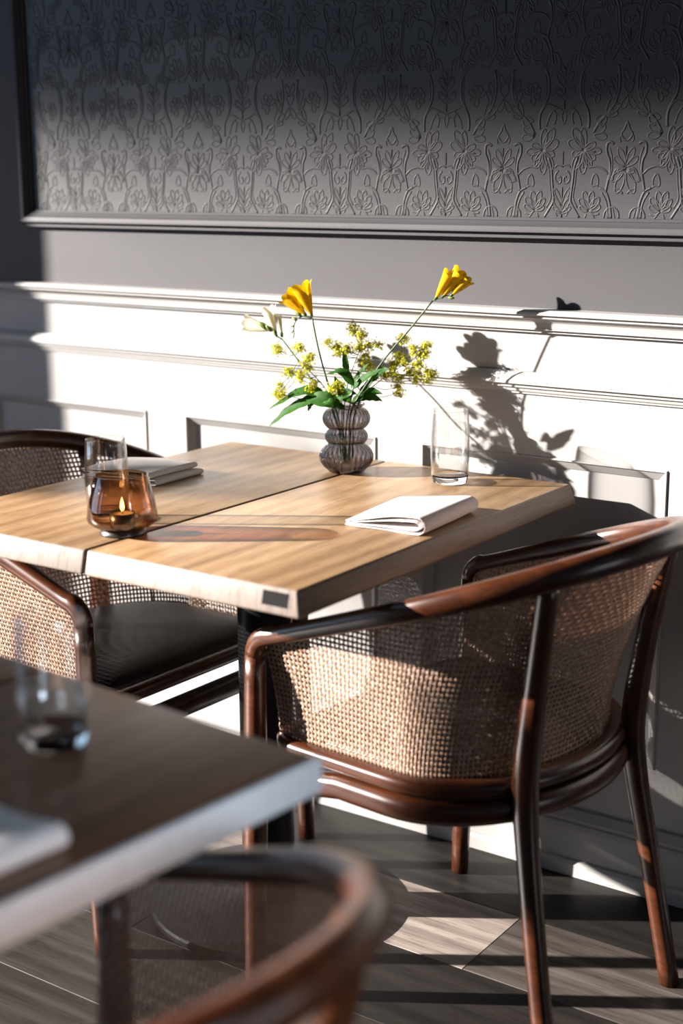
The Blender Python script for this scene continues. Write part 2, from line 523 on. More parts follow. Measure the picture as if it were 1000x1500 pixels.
# second storey: ogee with leaves
st([(210,440),(206,470),(212,520),(232,560),(252,600),(258,660),(248,710),(232,742)], 1.6); st([(228,556),(240,600),(244,660),(236,705)], .9)
st([(212,520),(246,560),(282,552),(310,540)], 1.1); st([(246,452),(262,500),(286,530),(300,500),(290,462)], .9)
st([(180,420),(150,470),(120,500),(96,520),(70,560),(50,620),(48,680),(56,740)], 1.5); st([(84,560),(64,620),(62,690)], .9)
for a, L, W in ((-80,60,17),(-52,86,18),(-20,84,17),(150,60,16),(108,62,16)):
    loop(112, 500, a, L, W, .9)
loop(186,412,-60,80,24); loop(180,404,-96,72,22); loop(60,560,30,86,16); loop(56,600,24,90,14)
for a, L, W in ((-60,52,20),(-20,60,22),(20,62,22),(60,56,20),(110,46,18),(170,50,18)):
    loop(160, 610, a, L, W, .9)
st([(345,540),(345,620),(345,740)], 1.0); loop(345,580,-40,80,18); loop(345,640,-30,86,17); loop(345,600,-66,62,16); loop(345,690,-22,70,14)
st([(345,460),(332,500),(345,540)], .8); loop(345,520,-80,60,18)
st([(0,600),(16,620),(26,650),(10,668),(0,662)], .9); loop(2,650,22,70,16); loop(0,590,150,70,18)
st([(232,742),(218,770),(246,795)], 1.0); loop(236,735,20,66,14); loop(236,735,-24,60,14)
tile = MB()
def motif(cut=None):
    b = MB()
    for pts, w_, nn in strokes:
        for mir in (1, -1):
            q = [Vector((v.x * mir, 0, v.z)) for v in bez(pts, nn)]
            if cut is not None: q = [v for v in q if v.x > cut]      # the column cut by the left moulding
            if len(q) > 2: b.tube(q, [(.0019 * w_, .0006)] * len(q), 6, up=(0, 1, 0))
    return b
full = None
for j in range(3):
    for i in range(-6, 12):
        x = AX + (i + .5 * (j % 2)) * TW
        if x + TW / 2 < -2.44 or x + TW / 2 > XW: continue
        if j > 1 and x > -.3: continue
        if x - TW / 2 < -2.452:
            o = motif(-2.452 - x).build('wallpaper_motif', M['paper'], wall_back, smooth=True)
        elif full is None:
            full = motif().build('wallpaper_motif', M['paper'], wall_back, smooth=True); o = full
        else:
            o = full.copy(); COL.objects.link(o)
        o.location = (x, WY - .0025, 1.2105 + j * TH)
        o['kind'] = 'stuff'

# left wall with its window opening (the sun comes in here), ceiling
WX = XL
JY, FY = -1.085, -3.12            # jamb nearest the back wall / far jamb
SZ, HZ = .42, 2.86
lw = MB()
SY0, SY1 = -3.72, -4.75          # second opening beyond a pier
lw.box((WX - .2, JY, 0), (WX, WY + .05, 3.0)); lw.box((WX - .2, SY0, 0), (WX, FY, 3.0)); lw.box((WX - .2, YF, 0), (WX, SY1, 3.0))
for a_, b_ in ((FY, JY), (SY1, SY0)):
    lw.box((WX - .2, a_, 0), (WX, b_, SZ)); lw.box((WX - .2, a_, HZ), (WX, b_, 3.0))
tag(lw.build('wall_left', M['leftwall']), kind='structure')
for nm, a_, b_ in (('window_1', FY, JY), ('window_2', SY1, SY0)):
    wf = MB()
    wf.box((WX - .19, a_, SZ), (WX - .13, a_ + .05, HZ)); wf.box((WX - .19, b_ - .05, SZ), (WX - .13, b_, HZ))
    wf.box((WX - .19, a_ + .05, SZ), (WX - .13, b_ - .05, SZ + .05)); wf.box((WX - .19, a_ + .05, HZ - .05), (WX - .13, b_ - .05, HZ))
    w_ob = wf.build(nm, M['white']); tag(w_ob, kind='structure')
    if nm == 'window_1':             # unseen band added across the far third to keep sun off the chair
        sh = MB(); sh.box((WX - .05, a_, 1.50), (WX - .02, -2.68, 1.79))
        for k in range(3): sh.box((WX - .02, a_ + .05, 1.53 + k * .085), (WX - .012, -2.73, 1.59 + k * .085))
        sh.build('sun_blocker', M['white'], w_ob)
rw = MB(); rw.box((XR, YF, 0), (XR + .15, WY + .2, 3.0))
tag(rw.build('wall_right', M['farwall']), kind='structure')
fw = MB(); fw.box((XL - .2, YF - .15, 0), (XR + .15, YF, 3.0))
tag(fw.build('wall_front', M['farwall']), kind='structure')
cl = MB(); cl.box((XL - .2, YF - .15, 3.0), (XR + .15, WY + .2, 3.1))
tag(cl.build('ceiling', M['ceil']), kind='structure')

# unseen foliage added outside to thin out the sun on the upper wall
random.seed(11)
shade_tree = thing('shade_tree', 'unseen leafy crown added outside the left window to shade the upper wall', 'shade_tree', (-21.0, -11.6, -.3))
tk = MB(); tk.tube([(-1.6, 2.6, 0), (-1.5, 2.5, 4.5), (-1.2, 2.0, 8.4)], [.20, .16, .09], 8); tk.build('shade_trunk', M['stem'], shade_tree, smooth=True)
lf = MB()
T = 22.0
cx_, cy_ = cos(SUN_AZ), sin(SUN_AZ)
def leafquad(c, s):
    a = Vector((random.gauss(0,1), random.gauss(0,1), random.gauss(0,1))).normalized()
    b_ = a.orthogonal().normalized(); d_ = a.cross(b_)
    lf.add([c + b_*s, c + d_*s*.55, c - b_*s, c - d_*s*.55], [(0,1,2,3)])
N_LEAF = 9000
for i in range(N_LEAF):
    h = (i + .5) / N_LEAF
    wz = 1.26 + 1.05 * h ** .58            # height at which this leaf's shadow falls on the wall
    wx = -3.2 + 4.4 * ((i * .6180339887) % 1.0)
    t = T + random.uniform(-.7, .7)
    c = Vector((wx - cx_ * t, WY - cy_ * t, wz + .03 * (wx + 1.5) * -1 + t * math.tan(SUN_EL)))
    leafquad(c - shade_tree.location, random.uniform(.05, .085))
fo = lf.build('shade_foliage', M['leaf'], shade_tree); fo['kind'] = 'stuff'

# unseen sapling added nearer the window; its leaves dim the table's far end
yt = thing('shade_tree', 'unseen slender sapling added outside the left window to dim the far end of the table', 'shade_tree', (-8.43, -4.44, -.3))
b = MB(); b.tube([(0, 0, 0), (.02, .01, 1.8), (0, 0, 3.5)], [.022, .018, .010], 8); b.build('shade_trunk', M['stem'], yt, smooth=True)
lf = MB(); Sd = Vector((cx_, cy_, 0)); Ud = Vector((cy_, -cx_, 0)); tanE = math.tan(SUN_EL)
for i in range(210):
    u_ = random.uniform(-.98, -.46); s_ = -9.5 + random.uniform(-.3, .3); w_ = random.uniform(-.02, .300)
    c = Sd * s_ + Ud * u_ + Vector((0, 0, w_ - s_ * tanE))
    leafquad(c - yt.location, random.uniform(.03, .05))
o = lf.build('shade_foliage', M['leaf'], yt); o['kind'] = 'stuff'

# unseen floor lamp added far left as warm fill for the wall
fl_ = thing('fill_lamp', 'unseen floor lamp with a drum shade, added in the far left corner for warm fill', 'lamp', (-3.6, -.45, 0))
b = MB(); b.lathe([(0,0),(.15,0),(.15,.012),(.02,.022),(0,.022)], 40); b.build('base', M['metal'], fl_, angle=30)
b = MB(); b.tube([(0,0,.02),(0,0,1.40)], .010, 10); b.build('fill_lamp_pole', M['metal'], fl_, smooth=True)
b = MB(); b.lathe([(.165,1.22),(.165,1.50),(.162,1.50),(.162,1.22),(.165,1.22)], 64); b.build('fill_lamp_shade', M['linen'], fl_, angle=30)
b = MB()
for k in range(3): b.tube([(0,0,1.375),(.163*cos(k*2.094),.163*sin(k*2.094),1.38)], .003, 6)
b.build('fill_lamp_carrier', M['metal'], fl_)
b = MB(); b.lathe([(0,1.075),(.018,1.085),(.027,1.105),(.024,1.13),(.012,1.15),(0,1.15)], 20); b.build('fill_lamp_bulb', M['fill_lamp_bulb'], fl_, smooth=True).location = (.04, -.02, .06)
lb = bpy.data.lights.new('fill_light', 'POINT'); lb.energy = 6; lb.color = (1, .66, .55); lb.shadow_soft_size = .03  # added warm fill from the left
lo = bpy.data.objects.new('fill_light', lb); COL.objects.link(lo); lo.parent = fl_; lo.location = (.04, -.02, 1.10)

# ------------------------------------------------------------------ tables
def board(name, x0, x1, y0, y1, z1, th, sl, mat, parent, split_side):
    """one tabletop board; long outer edges slope outwards towards the bottom"""
    b = MB()
    l = 0 if split_side == 'left' else sl
    r = 0 if split_side == 'right' else sl
    b.add([(x0-l+sl*(l>0)*0,y0-sl,z1-th),(x1+r,y0-sl,z1-th),(x1+r,y1+sl,z1-th),(x0-l,y1+sl,z1-th),(x0,y0,z1),(x1,y0,z1),(x1,y1,z1),(x0,y1,z1)],
          [(0,3,2,1),(4,5,6,7),(0,1,5,4),(1,2,6,5),(2,3,7,6),(3,0,4,7)])
    o = b.build(name, mat, parent)
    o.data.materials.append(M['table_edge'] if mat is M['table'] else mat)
    o.data.materials.append(M['table_shade_side'] if mat is M['table'] else mat)
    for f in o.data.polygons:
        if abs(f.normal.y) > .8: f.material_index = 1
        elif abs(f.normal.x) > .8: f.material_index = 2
    return bevel(o, .0035, 3)

def pedestal(parent, cx, cy, ztop):
    b = MB(); b.lathe([(.0,0),(.212,0),(.2145,.004),(.2145,.011),(.211,.0145),(.06,.0175),(.055,.019),(0,.019)], 72, (cx, cy, 0))
    b.build('base_disc', M['metal'], parent, angle=30)
    b = MB(); b.lathe([(0,.017),(.047,.017),(.047,ztop-.012),(0,ztop-.012)], 40, (cx, cy, 0))
    b.build('column', M['metal'], parent, angle=30)
    b = MB(); b.box((cx-.18,cy-.03,ztop-.012),(cx+.18,cy+.03,ztop)); b.box((cx-.03,cy-.18,ztop-.0115),(cx+.03,cy+.18,ztop-.0005))
    b.build('top_plate', M['metal'], parent)

T1 = thing('dining_table', 'sunlit oak table of two boards with a black round pedestal against the panelled wall', 'table', (-1.495, -.425, 0))
x0, x1, ysf, ysb = -1.883 + 1.495, -1.112 + 1.495, -.834 + .425, -.022 + .425
TH_ = .037
xs_ = -1.4985 + 1.495
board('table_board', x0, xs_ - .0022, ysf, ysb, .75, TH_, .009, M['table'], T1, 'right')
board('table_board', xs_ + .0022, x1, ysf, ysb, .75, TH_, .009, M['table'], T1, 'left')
pedestal(T1, 0, .01, .75 - TH_)
# small plate let into the front edge near the corner
pl = MB()
sl = .009
def fpt(x, d): return (x, ysf - sl * d / TH_ - .0006, .75 - d)
xa, xb = x1 - .0555, x1 - .0125
vs = [fpt(xa,.0065), fpt(xb,.0065), fpt(xb,.0255), fpt(xa,.0255)]
pl.add(vs + [(v[0], v[1] + .004, v[2]) for v in vs], [(0,1,2,3),(0,4,5,1),(1,5,6,2),(2,6,7,3),(3,7,4,0),(4,7,6,5)])
o = pl.build('name_plate', M['plate'], T1); tag(o, 'small black rectangular plate')

T2 = thing('dining_table', 'dark brown table with a brightly lit edge, cut off at the lower left', 'table', (-.765, -1.272, 0), radians(-5))
board('table_board', -.395, -.004, -.80, -.004, .75, TH_, .004, M['table2'], T2, 'left')
board('table_board', -.79, -.3994, -.80, -.004, .75, TH_, .004, M['table2'], T2, 'right')
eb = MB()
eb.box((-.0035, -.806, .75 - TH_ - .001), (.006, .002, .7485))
bevel(eb.build('lit_edge_strip', M['lit_edge'], T2), .003, 3)
pedestal(T2, -.40, -.40, .75 - TH_)

# ------------------------------------------------------------------ chairs
def rail_xy(s, yh, a, xf):
    """s in 0..1 along the U from the front of one arm round the back to the other"""
    Ls = -xf; Le = pi * sqrt((a*a + yh*yh) / 2) ; tot = 2 * Ls + Le
    d = s * tot
    if d < Ls: return (xf + d, yh)
    if d > tot - Ls: return (xf + (tot - d), -yh)
    th = (d - Ls) / Le * pi
    return (a * sin(th), yh * cos(th))
def rail_z(x): return .596 + .345 * (x + .25)

def make_chair(label, group):
    root = thing('armchair', label, 'chair', (0, 0, 0), 0, group)
    # arm rail: corner up from the front leg, along the arm, round the back
    pts = []; rad = []
    N = 56
    core_ = [(rail_xy(i / N, .277, .284, -.205)) for i in range(N + 1)]
    cornr = []
    for k in range(7):
        a = k / 6 * pi / 2
        cornr.append((-.242 + .037 * (1 - cos(a)), (.5765 + .037 * sin(a))))
    for x_, z_ in cornr[:-1]: pts.append((x_, .277, z_)); rad.append((.0150, .0150))
    for (x_, y_) in core_:
        f = min(1, max(0, (x_ + .2) / .48))
        pts.append((x_, y_, rail_z(x_) + .0025)); rad.append((.0145 + .003 * f, .0135 + .0065 * f))
    for x_, z_ in reversed(cornr[:-1]): pts.append((x_, -.277, z_)); rad.append((.0150, .0150))
    # per-point frames: swept by hand so the section stays upright round the bend
    b = MB(); P = [Vector(q) for q in pts]; n = 12; rings = []
    for i in range(len(P)):
        t = (P[min(i+1, len(P)-1)] - P[max(i-1, 0)]).normalized()
        if abs(t.z) > .55: side = Vector((0, 1, 0))
        else: side = t.cross(Vector((0, 0, 1))).normalized()
        if side.y * (1 if P[i].y > 0 else -1) < 0 and abs(P[i].y) > .2: side = -side
        if abs(P[i].y) <= .2 and side.x < 0: side = -side
        u = side.cross(t).normalized()
        if abs(t.z) < .55 and u.z < 0: u = -u
        if abs(t.z) >= .55 and u.x > 0: u = -u
        ra, rb = rad[i]
        ring = []
        for k in range(n):
            a = 2 * pi * k / n
            c, s_ = cos(a), sin(a)
            c = math.copysign(abs(c) ** .75, c); s_ = math.copysign(abs(s_) ** .75, s_)
            ring.append(P[i] + side * ra * c + u * rb * s_)
        rings.append(ring)
    # keep the winding continuous between rings
    for i in range(1, len(rings)):
        best = None
        for flip in (0, 1):
            r_ = rings[i][::-1] if flip else rings[i]
            for sh in range(n):
                q = r_[sh:] + r_[:sh]
                d_ = sum((q[k] - rings[i-1][k]).length for k in range(0, n, 3))
                if best is None or d_ < best[0]: best = (d_, q)
        rings[i] = best[1]
    vs = [v for r_ in rings for v in r_]; fs = []
    for i in range(len(rings) - 1):
        for k in range(n):
            l = (k + 1) % n; fs.append((i*n+k, i*n+l, (i+1)*n+l, (i+1)*n+k))
    fs.append(tuple(range(n))); fs.append(tuple((len(rings)-1)*n + k for k in range(n)))
    b.add(vs, fs); b.build('arm_rail', M['chair'], root, smooth=True)
    # legs
    for sg in (1, -1):
        b = MB(); q = bez([(-.256, .278*sg, 0), (-.248, .278*sg, .28), (-.242, .277*sg, .577)], 14)
        b.tube(q, [.0145 + .003 * min(1, i/6) - .0025*max(0, (i-8)/6) for i in range(15)], 12, power=2.6)
        b.build('leg', M['chair'], root, smooth=True)
    for sg in (1, -1):
        q = bez([(.238, .180*sg, 0), (.202, .168*sg, .2), (.173, .154*sg, .37), (.168, .151*sg, .46), (.184, .156*sg, .60), (.210, .171*sg, .755)], 30)
        b = MB(); b.tube(q, [(.0155 + .0035*math.exp(-((i-17)/7)**2), .0150 + .0035*math.exp(-((i-17)/7)**2)) for i in range(31)], 12, up=(1, 0, 0), power=2.6)
        b.build('leg', M['chair'], root, smooth=True)
    # two stacked seat hoops
    def hoop(yh, a, xf, r=.05):
        out = []
        for k in range(6):                                  # front corner, far side
            t = k / 5 * pi / 2; out.append((xf + r - r * cos(t), yh - r + r * sin(t)))
        for k in range(1, 6): out.append((xf + r + (-xf - r) * k / 6, yh))
        for k in range(0, 33):
            th = k / 32 * pi; out.append((a * sin(th), yh * cos(th)))
        for k in range(5, 0, -1): out.append((xf + r + (-xf - r) * k / 6, -yh))
        for k in range(5, -1, -1):
            t = k / 5 * pi / 2; out.append((xf + r - r * cos(t), -yh + r - r * sin(t)))
        for k in range(1, 6): out.append((xf, -yh + r + (2 * yh - 2 * r) * k / 6))
        return out
    for nm, yh, a, xf, z_, rs, ru in (('seat_hoop', .246, .176, -.236, .4300, .0165, .0135), ('apron_hoop', .250, .180, -.240, .3950, .018, .0195)):
        b = MB(); q = [(x_, y_, z_ - (.022 if nm == 'apron_hoop' else 0) * min(1, max(0, (-.10 - x_) / .10))) for x_, y_ in hoop(yh, a, xf)]
        b.tube(q, [(rs, ru)] * len(q), 12, up=(0, 0, 1), closed=True, power=2.6)
        b.build(nm, M['chair'], root, smooth=True)
    # domed upholstered seat inside the hoop
    hp = hoop(.226, .146, -.228); b = MB(); n = len(hp); cx0 = -.04
    levels = [(1.0, .416), (1.0, .440), (.97, .449), (.90, .457), (.7, .465), (.4, .470), (.12, .472)]
    vs = []; fs = []
    for s_, z_ in levels: vs += [(cx0 + (x_ - cx0) * s_, y_ * s_, z_) for x_, y_ in hp]
    for i in range(len(levels) - 1):
        for k in range(n):
            l = (k + 1) % n; fs.append((i*n+k, i*n+l, (i+1)*n+l, (i+1)*n+k))
    fs.append(tuple((len(levels)-1)*n + k for k in range(n))); fs.append(tuple(range(n-1, -1, -1)))
    b.add(vs, fs); b.build('seat', M['seat'], root, smooth=True)
    # woven cane wrapping from one front post to the other
    pitch = .0085; zb = .438; HW, HT, AMP = .0020, .0006, .0013
    ntot = 150
    def surf(s, z_):
        tx, ty = rail_xy(s, .2745, .2780, -.226); bx, by = rail_xy(s, .240, .158, -.226)
        zt = rail_z(tx)
        f = (z_ - zb) / (zt - zb)
        f = max(0, min(1, f)) ** 1.6
        return Vector((bx + (tx - bx) * f, by + (ty - by) * f, z_)), zt
    def nrm(s, z_):
        p0, _ = surf(max(0, s - .004), z_); p1, _ = surf(min(1, s + .004), z_)
        t = (p1 - p0).normalized(); nn = t.cross(Vector((0, 0, 1))).normalized()
        return nn, t
    b = MB()
    def ribbon(path, widthdirs, normals):
        vs = []; fs = []
        for P_, w__, n__ in zip(path, widthdirs, normals):
            vs += [P_ - w__*HW, P_ + n__*HT, P_ + w__*HW, P_ - n__*HT]
        for i in range(len(path) - 1):
            for k in range(4):
                l = (k + 1) % 4; fs.append((i*4+k, i*4+l, (i+1)*4+l, (i+1)*4+k))
        b.add(vs, fs)
    for i in range(ntot + 1):
        s = i / ntot; _, zt = surf(s, zb)
        nn, t = nrm(s, .55)
        K = int((zt - zb) / pitch * 2); path = []
        for k in range(K + 1):
            z_ = zb + k * pitch / 2
            p_, _ = surf(s, z_)
            ph = cos(pi * (k / 2.0)) * (1 if i % 2 else -1) if k % 2 == 0 else 0
            path.append(p_ + nn * AMP * ph)
        if len(path) > 1: ribbon(path, [t] * len(path), [nn] * len(path))
    for k in range(0, 44):
        z_ = zb + k * pitch
        run = []
        for i in range(2 * ntot + 1):
            s = i / (2 * ntot); p_, zt = surf(s, z_)
            if zt - z_ > .001:
                nn, t = nrm(s, z_)
                ph = 0
                if i % 2 == 0:
                    ph = -(cos(pi * k) * (1 if (i // 2) % 2 else -1))
                run.append((p_ + nn * AMP * ph, Vector((0, 0, 1)), nn))
            else:
                if len(run) > 2: ribbon(*zip(*run))
                run = []
        if len(run) > 2: ribbon(*zip(*run))
    o = b.build('cane', M['cane'], root); o['kind'] = 'stuff'
    return root

G = 'bentwood armchairs at the tables'
chair = make_chair('bentwood armchair with a cane back on the right of the sunlit oak table, seen whole', G)
chair.location = (-1.045, -.42, 0); chair.rotation_euler = (0, 0, radians(-6))
c2 = copy_tree(chair); c2['label'] = 'bentwood armchair on the left of the oak table, half hidden behind tabletop and candle'
c2.location = (-1.862, -.43, 0); c2.rotation_euler = (0, 0, radians(178))
c3 = copy_tree(chair); c3['label'] = 'blurred bentwood armchair at the bottom edge, pushed up to the dark table'
c3.location = (-.79, -1.65, 0); c3.rotation_euler = (0, 0, radians(-10))

# ------------------------------------------------------------------ glassware
def tumbler(label, loc, group='straight-sided tumblers'):
    r = thing('tumbler', label, 'glass', loc, 0, group)
    b = MB(); R0, R1, RT, H = .0315, .0345, .0315, .131
    outer = [(R0 - .003, .0), (R0, .003), (R0 + .0015, .012), (R1, .05), (R1, .085), (RT + .001, H - .01), (RT, H - .001)]
    b.lathe([(0, 0)] + outer[:3] + [(R0 + .0019, .016), (R0 + .0004, .0155), (R0 - .004, .0135), (0, .0125)], 56)
    b.build('glass_base', M['solid_glass'], r, smooth=True)
    b = MB()
    b.lathe([(R0 + .0019, .0162)] + outer[3:] + [(RT - .0006, H), (RT - .0012, H - .001), (RT - .0006, H - .01), (R1 - .0015, .085), (R1 - .0015, .05), (R0 + .0005, .0162)], 56)
    o = b.build('glass_wall', M['glass'], r, smooth=True)
    return r
g1 = tumbler('clear empty tumbler standing behind the white napkin, right of the vase', (-1.297, -.127, .75))
g2 = copy_tree(g1); g2.location = (-1.607, -.672, .75); g2['label'] = 'clear tumbler standing right behind the candle holder'
g3 = copy_tree(g1); g3.location = (-.993, -1.392, .75); g3['label'] = 'blurred tumbler standing on the dark table at lower left'

# amber candle holder
ch = thing('candle_holder', 'tapered amber glass candle holder with a burning tealight', 'candle holder', (-1.523, -.728, .75))
b = MB(); b.lathe([(0,0),(.036,0),(.0365,.003),(.034,.008),(.030,.011),(0,.011)], 48); b.build('foot', M['tin'], ch, smooth=True)
b = MB()
b.lathe([(0,.0105),(.030,.0105),(.046,.0145),(.0535,.021),(.0545,.027),(.0495,.055),(.0405,.092),(.0395,.0925),(.0392,.091),(.0480,.055),(.0528,.027),(.052,.0225),(.045,.0165),(.030,.0125),(0,.0125)], 64)
b.build('glass_shade', M['amber'], ch, smooth=True)
tl = MB(); tl.lathe([(0,.0126),(.019,.0126),(.0195,.014),(.0195,.033),(.0190,.033),(.0188,.029),(0,.029)], 32)
cup = tl.build('tealight_cup', M['tin'], ch, smooth=True)
b = MB(); b.lathe([(0,.028),(.0186,.028),(.0186,.0312),(.016,.0305),(.004,.030),(0,.030)], 32); b.build('wax', M['wax'], cup, smooth=True)
b = MB(); b.tube([(0,0,.030),(.0006,0,.038)], .0007, 6); b.build('wick', M['wick'], cup)
b = MB(); b.lathe([(0,.034),(.0022,.037),(.0035,.0415),(.0028,.047),(.0012,.053),(0,.057)], 16); b.build('flame', M['flame'], cup, smooth=True)

# fluted smoky vase
VX, VY = -1.504, -.150
vase = thing('vase', 'smoky fluted glass vase of three stacked bulges holding the bouquet', 'vase', (VX, VY, .75))
prof = [(0,0),(.026,0),(.030,.0015),(.034,.006)]
def bulge(z0, z1, rn0, rmax, rn1, n=9):
    out = []
    for i in range(1, n):
        t = i / n
        base = rn0 + (rn1 - rn0) * t
        out.append((base + (rmax - base) * sin(pi * t) ** .75, z0 + (z1 - z0) * t))
    return out
prof += bulge(.006, .053, .034, .0475, .031)
prof += [(.0305, .0535)] + bulge(.0535, .080, .0305, .0375, .030, 7)
prof += [(.0295, .0805)] + bulge(.0805, .120, .0295, .0415, .031)
prof += [(.0300,.1205),(.0305,.1225),(.0335,.1245),(.0342,.1265),(.0332,.128),(.031,.1275),(.0285,.124),(.0285,.120)]
inner = [(r - .0022, z) for r, z in prof[4:-8]]
prof += [(r, z) for r, z in reversed(inner)] + [(.028, .010), (0, .0085)]
NF = 28
def flute(a, r, z):
    if r < .029 or z > .1195: return r
    return r * (1 + .065 * abs(cos(NF / 2 * a)))
b = MB(); b.lathe(prof, 240, (0, 0, 0), flute); b.build('vase_glass', M['smoke'], vase, smooth=True)

# ------------------------------------------------------------------ bouquet
FL = {
 'yr_stem':[(-1.500,-.15,.765),(-1.4968, -0.15, 0.8159), (-1.4939, -0.145, 0.8686), (-1.4481, -0.115, 0.9536), (-1.3995, -0.1, 1.0143), (-1.3575, -0.09, 1.0665)],
 'yr_rachis':[(-1.3575, -0.09, 1.0665), (-1.342, -0.09, 1.072), (-1.3292, -0.088, 1.076), (-1.322, -0.086, 1.0726)],
 'yl_stem':[(-1.507,-.155,.765),(-1.5116, -0.155, 0.8151), (-1.5275, -0.155, 0.8769), (-1.5445, -0.155, 0.9199), (-1.5624, -0.155, 0.9751), (-1.5756, -0.155, 1.0293)],
 'yl_rachis':[(-1.5756, -0.155, 1.0293), (-1.5881, -0.157, 1.0313), (-1.599, -0.159, 1.0309), (-1.6109, -0.16, 1.0204), (-1.6135, -0.161, 1.0078), (-1.6113, -0.162, 0.9979)],
 'w_stem':[(-1.512,-.145,.765),(-1.522, -0.14, 0.8119), (-1.5535, -0.135, 0.8711), (-1.6019, -0.125, 0.9121), (-1.6416, -0.12, 0.9512), (-1.6754, -0.115, 0.9808)],
 'w_rachis':[(-1.6754, -0.115, 0.9808), (-1.6883, -0.115, 0.9865), (-1.6996, -0.115, 0.9963), (-1.7125, -0.115, 1.0033)],
}
CL = {
 'l':[(-1.6422, -0.17, 0.9653), (-1.5954, -0.165, 0.9766), (-1.5848, -0.165, 0.9496), (-1.6159, -0.17, 0.929), (-1.5759, -0.16, 0.9597), (-1.5925, -0.17, 0.918), (-1.6363, -0.175, 0.9025), (-1.6423, -0.178, 0.8858), (-1.5651, -0.165, 0.9132)],
 'c':[(-1.5585, -0.13, 0.9855), (-1.5356, -0.13, 0.9681), (-1.5227, -0.12, 0.9716), (-1.5188, -0.11, 1.0135), (-1.4995, -0.105, 0.9966), (-1.4878, -0.1, 0.9806), (-1.4954, -0.1, 0.9613), (-1.4864, -0.1, 0.9431), (-1.5037, -0.11, 0.9743)],
 'r':[(-1.43, -0.07, 0.9937), (-1.4139, -0.065, 0.9755), (-1.3878, -0.06, 0.9829), (-1.3949, -0.06, 0.9638), (-1.4092, -0.065, 0.9446), (-1.4295, -0.075, 0.9506), (-1.4485, -0.08, 0.9435), (-1.4569, -0.09, 0.9252), (-1.4336, -0.08, 0.9194), (-1.4061, -0.065, 0.9198), (-1.3844, -0.06, 0.9333), (-1.3872, -0.06, 0.9168), (-1.4333, -0.085, 0.9062), (-1.4178, -0.07, 0.932)],
 'f':[(-1.5112, -0.17, 0.9117), (-1.5006, -0.17, 0.9063), (-1.5173, -0.172, 0.9077)],
}
V3 = Vector
random.seed(5)
def frame_of(d):
    d = d.normalized(); a = d.orthogonal().normalized(); return d, a, d.cross(a)
def blossom_mesh(base, tip, R, open_=1.0, seed=0):
    """funnel flower: six overlapping petals flaring from a narrow tube"""
    rnd = random.Random(seed); base = V3(base); tip = V3(tip)
    L = (tip - base).length; d, a, c = frame_of(tip - base); b = MB()
    for pi_ in range(6):
        th0 = pi_ * pi / 3 + rnd.uniform(-.08, .08); inner = pi_ % 2
        NU, NV = 7, 11; vs = []; fs = []
        ll = L * rnd.uniform(.93, 1.04); ro = 1.18 * R * (1 if inner == 0 else .88) * open_
        for v in range(NV):
            t = v / (NV - 1)
            rr = R * .15 + (ro - R * .15) * (t ** 1.05) + .10 * R * sin(pi * t)
            if t > .8: rr += R * .22 * ((t - .8) / .2) ** 2 * open_
            hw = (.66 if t < .3 else .66 * (1 + .30 * sin((t - .3) / .7 * pi)))   # half angle
            if t > .8: hw *= sqrt(max(0.10, 1 - ((t - .8) / .25) ** 2))
            for u in range(NU):
                s_ = (u / (NU - 1) - .5) * 2
                th = th0 + hw * s_
                r2 = rr * (1 - .10 * s_ * s_ * (t > .3))
                h = ll * (t - .05 * s_ * s_ * t)
                vs.append(base + d * h + (a * cos(th) + c * sin(th)) * r2)
        for v in range(NV - 1):
            for u in range(NU - 1):
                fs.append((v*NU+u, v*NU+u+1, (v+1)*NU+u+1, (v+1)*NU+u))
        b.add(vs, fs)
    return b
def bud_mesh(b, p_, d_, L, r):
    d_ = V3(d_).normalized(); q = [V3(p_) + d_ * L * t for t in (0, .25, .55, .8, 1)]
    b.tube(q, [r * .55, r * .95, r, r * .7, r * .15], 7)
def freesia(label, key, mat, blossoms, buds, calyx):
    r = thing('freesia', label, 'flower', FL[key + '_stem'][0], 0, 'freesias in the vase')
    o3 = V3(FL[key + '_stem'][0])
    b = MB(); q = [v - o3 for v in bez(FL[key + '_stem'], 26)]; b.tube(q, [.0021 - .0006 * i / 26 for i in range(27)], 8)
    q = [v - o3 for v in bez(FL[key + '_rachis'], 14)]; b.tube(q, [.0015 - .0007 * i / 14 for i in range(15)], 7)
    b.build('stem', M['stem'], r, smooth=True)
    for i, (p0, p1, R, op) in enumerate(blossoms):
        blossom_mesh(V3(p0) - o3, V3(p1) - o3, R, op, i + 3).build('blossom', mat, r, smooth=True)
        bm_ = MB(); d_ = (V3(p1) - V3(p0)).normalized()
        bud_mesh(bm_, V3(p0) - o3 - d_ * .004, d_, .014, .0032); bm_.build('calyx', M['stem'], r, smooth=True)
    for (p0, d_, L, rr) in buds:
        bm_ = MB(); bud_mesh(bm_, V3(p0) - o3, d_, L, rr); bm_.build('bud', M['bud'], r, smooth=True)
    return r
freesia('yellow freesia on the long stem leaning to the right', 'yr', M['yellow'],
        [((-1.352,-.090,1.070),(-1.318,-.094,1.119),.0115,.95), ((-1.338,-.089,1.074),(-1.303,-.083,1.121),.0135,1.0), ((-1.322,-.086,1.077),(-1.293,-.078,1.107),.0125,.85)],
        [((-1.328,-.087,1.073),(.8,.1,-.1),.012,.003)], 1)
